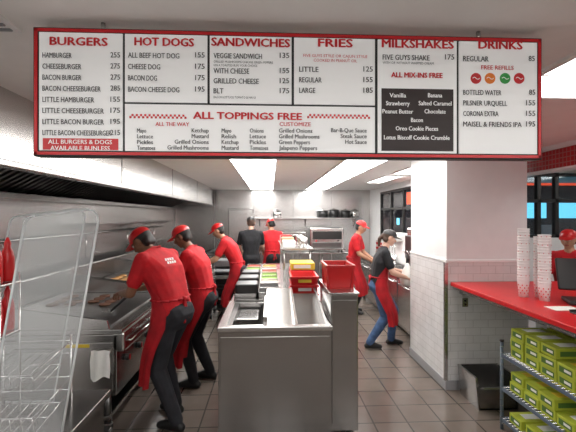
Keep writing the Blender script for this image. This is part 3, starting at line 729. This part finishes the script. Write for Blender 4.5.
        for j,(c,a_,b_,sp,sx) in enumerate(rows):
            sy=V((-sx.y,sx.x,0))
            for i in range(N+1):
                an=math.radians(90-sp+2*sp*i/N); rip=(1+.03*math.sin(i*1.4+j*.3)*(j>4)*(j-4)*.7)
                zoff=-.02*math.cos(an)**2*(j==len(rows)-1)
                vs.append(c+sx*(a_*math.cos(an)*rip)+sy*(b_*math.sin(an)*rip)+V((0,0,zoff)))
        for j in range(len(rows)-1):
            for i in range(N): fs.append([j*(N+1)+i,j*(N+1)+i+1,(j+1)*(N+1)+i+1,(j+1)*(N+1)+i])
        mb.poly(vs,fs,apron,smooth=True)
        pts=[wa+V((.172*f_*math.cos(t),.124*f_*math.sin(t),-.03)) for t in [math.radians(150+24*i) for i in range(11)]]
        mb.tube(pts,.010,apron); mb.hull([(wa+V((0,-.125*f_,-.03)),.022),(wa+V((.05,-.13*f_,-.05)),.012)],apron); mb.hull([(wa+V((0,-.125*f_,-.03)),.012),(wa+V((-.02,-.14*f_,-.22)),.012)],apron); mb.hull([(wa+V((0,-.125*f_,-.03)),.012),(wa+V((.03,-.14*f_,-.19)),.012)],apron)
        mb.tube([nb+SX*.07+fw*.075+dd(bd)*-.05,nb+SX*.068+dd(bd)*.02,nb-fw*.065+dd(bd)*.035,nb-SX*.068+dd(bd)*.02,nb-SX*.07+fw*.075-dd(bd)*.05],.008,apron)
    bmesh.ops.scale(mb.bm,vec=(k,k,k),verts=mb.bm.verts[:])
    fx,fy=face; rz=math.atan2(-fx,fy)
    return mb.done(loc,rz)
person('line_cook',(-.85,3.42,0),(-1,.42),H=1.83,bend=27,neckp=44,headpitch=42,headyaw=10,handR=(.12,.46,1.06),handL=(-.10,.46,1.06),footR=(.12,.06),footL=(-.12,-.12),pants=greyc,skin=skinA,vox=.007,twist=0,fat=1.10,logo=True)
person('line_cook',(-.72,4.18,0),(-1,.15),H=1.76,bend=18,neckp=28,headpitch=30,handR=(.15,.42,1.02),handL=(-.12,.44,1.0),footR=(.12,-.04),footL=(-.12,.06),pants=blackc,skin=skinA,vox=.008,fat=1.12)
person('line_cook',(-.52,6.3,0),(-1,.1),H=1.78,bend=32,neckp=15,headpitch=30,handR=(.15,.55,1.0),handL=(-.15,.52,1.0),pants=greyc,skin=skinB,vox=.01)
person('kitchen_manager',(-.38,7.85,0),(-.1,1),H=1.80,bend=6,neckp=12,headpitch=15,handR=(.18,.36,1.02),handL=(-.18,.36,1.02),shirt=blackc,apron=None,pants=blackc,skin=skinC,hair=hairb,cap=blackp,vox=.011)
person('line_cook',(.06,8.35,0),(-.35,1),H=1.76,bend=8,neckp=14,headpitch=25,headyaw=15,handR=(.10,.32,1.0),handL=(-.10,.32,1.0),pants=blackc,skin=skinB,vox=.011)
person('line_cook',(1.56,7.1,0),(.9,-.4),H=1.74,bend=10,neckp=14,headpitch=20,handR=(.10,.34,1.0),handL=(-.10,.34,1.0),pants=blackc,skin=skinB,vox=.010)
person('shift_worker',(1.50,5.25,0),(1,-.12),H=1.66,bend=12,neckp=15,headpitch=18,handR=(.12,.38,1.02),handL=(-.10,.36,1.08),footR=(.10,-.14),footL=(-.10,.20),hip=(0,0,.91),shirt=blackc,pants=denim,skin=skinC,hair=hairb,cap=blackp,vox=.008,pony=True,fem=1,fat=1.06)
person('cashier',(3.53,4.35,0),(-.8,-.6),H=1.66,bend=6,neckp=10,headpitch=12,handR=(.12,.32,1.05),handL=(-.12,.32,1.05),pants=blackc,skin=skinB,hair=hairb,vox=.009,fem=1)
b=MB('grill_scraper'); b.box(-1.50,-1.42,3.50,3.62,.935,.94,steelL,M=None).tube([(-1.44,3.56,.94),(-1.26,3.56,1.10)],.012,blackp).done()
b=MB('plastic_bag')
vs=[(( 0,0,.13),.03),((.0,0,.0),.08),((.02,.03,-.08),.08),((-.03,.0,-.08),.07)]
b.hull(vs,paper); b.done((1.87,5.15,1.0))
# ---------------- camera, world
cam=bpy.data.cameras.new('camera'); co=bpy.data.objects.new('camera',cam); COL.objects.link(co); co.location=(0,0,CH); co.rotation_euler=(math.radians(90),0,-TH)
cam.lens=24; cam.sensor_width=36; cam.clip_start=.05; sc.camera=co
wd=bpy.data.worlds.new('world'); sc.world=wd; wd.use_nodes=True; wd.node_tree.nodes['Background'].inputs[0].default_value=(.5,.55,.7,1); wd.node_tree.nodes['Background'].inputs[1].default_value=.15
sc.view_settings.view_transform='Standard'; sc.view_settings.exposure=.2
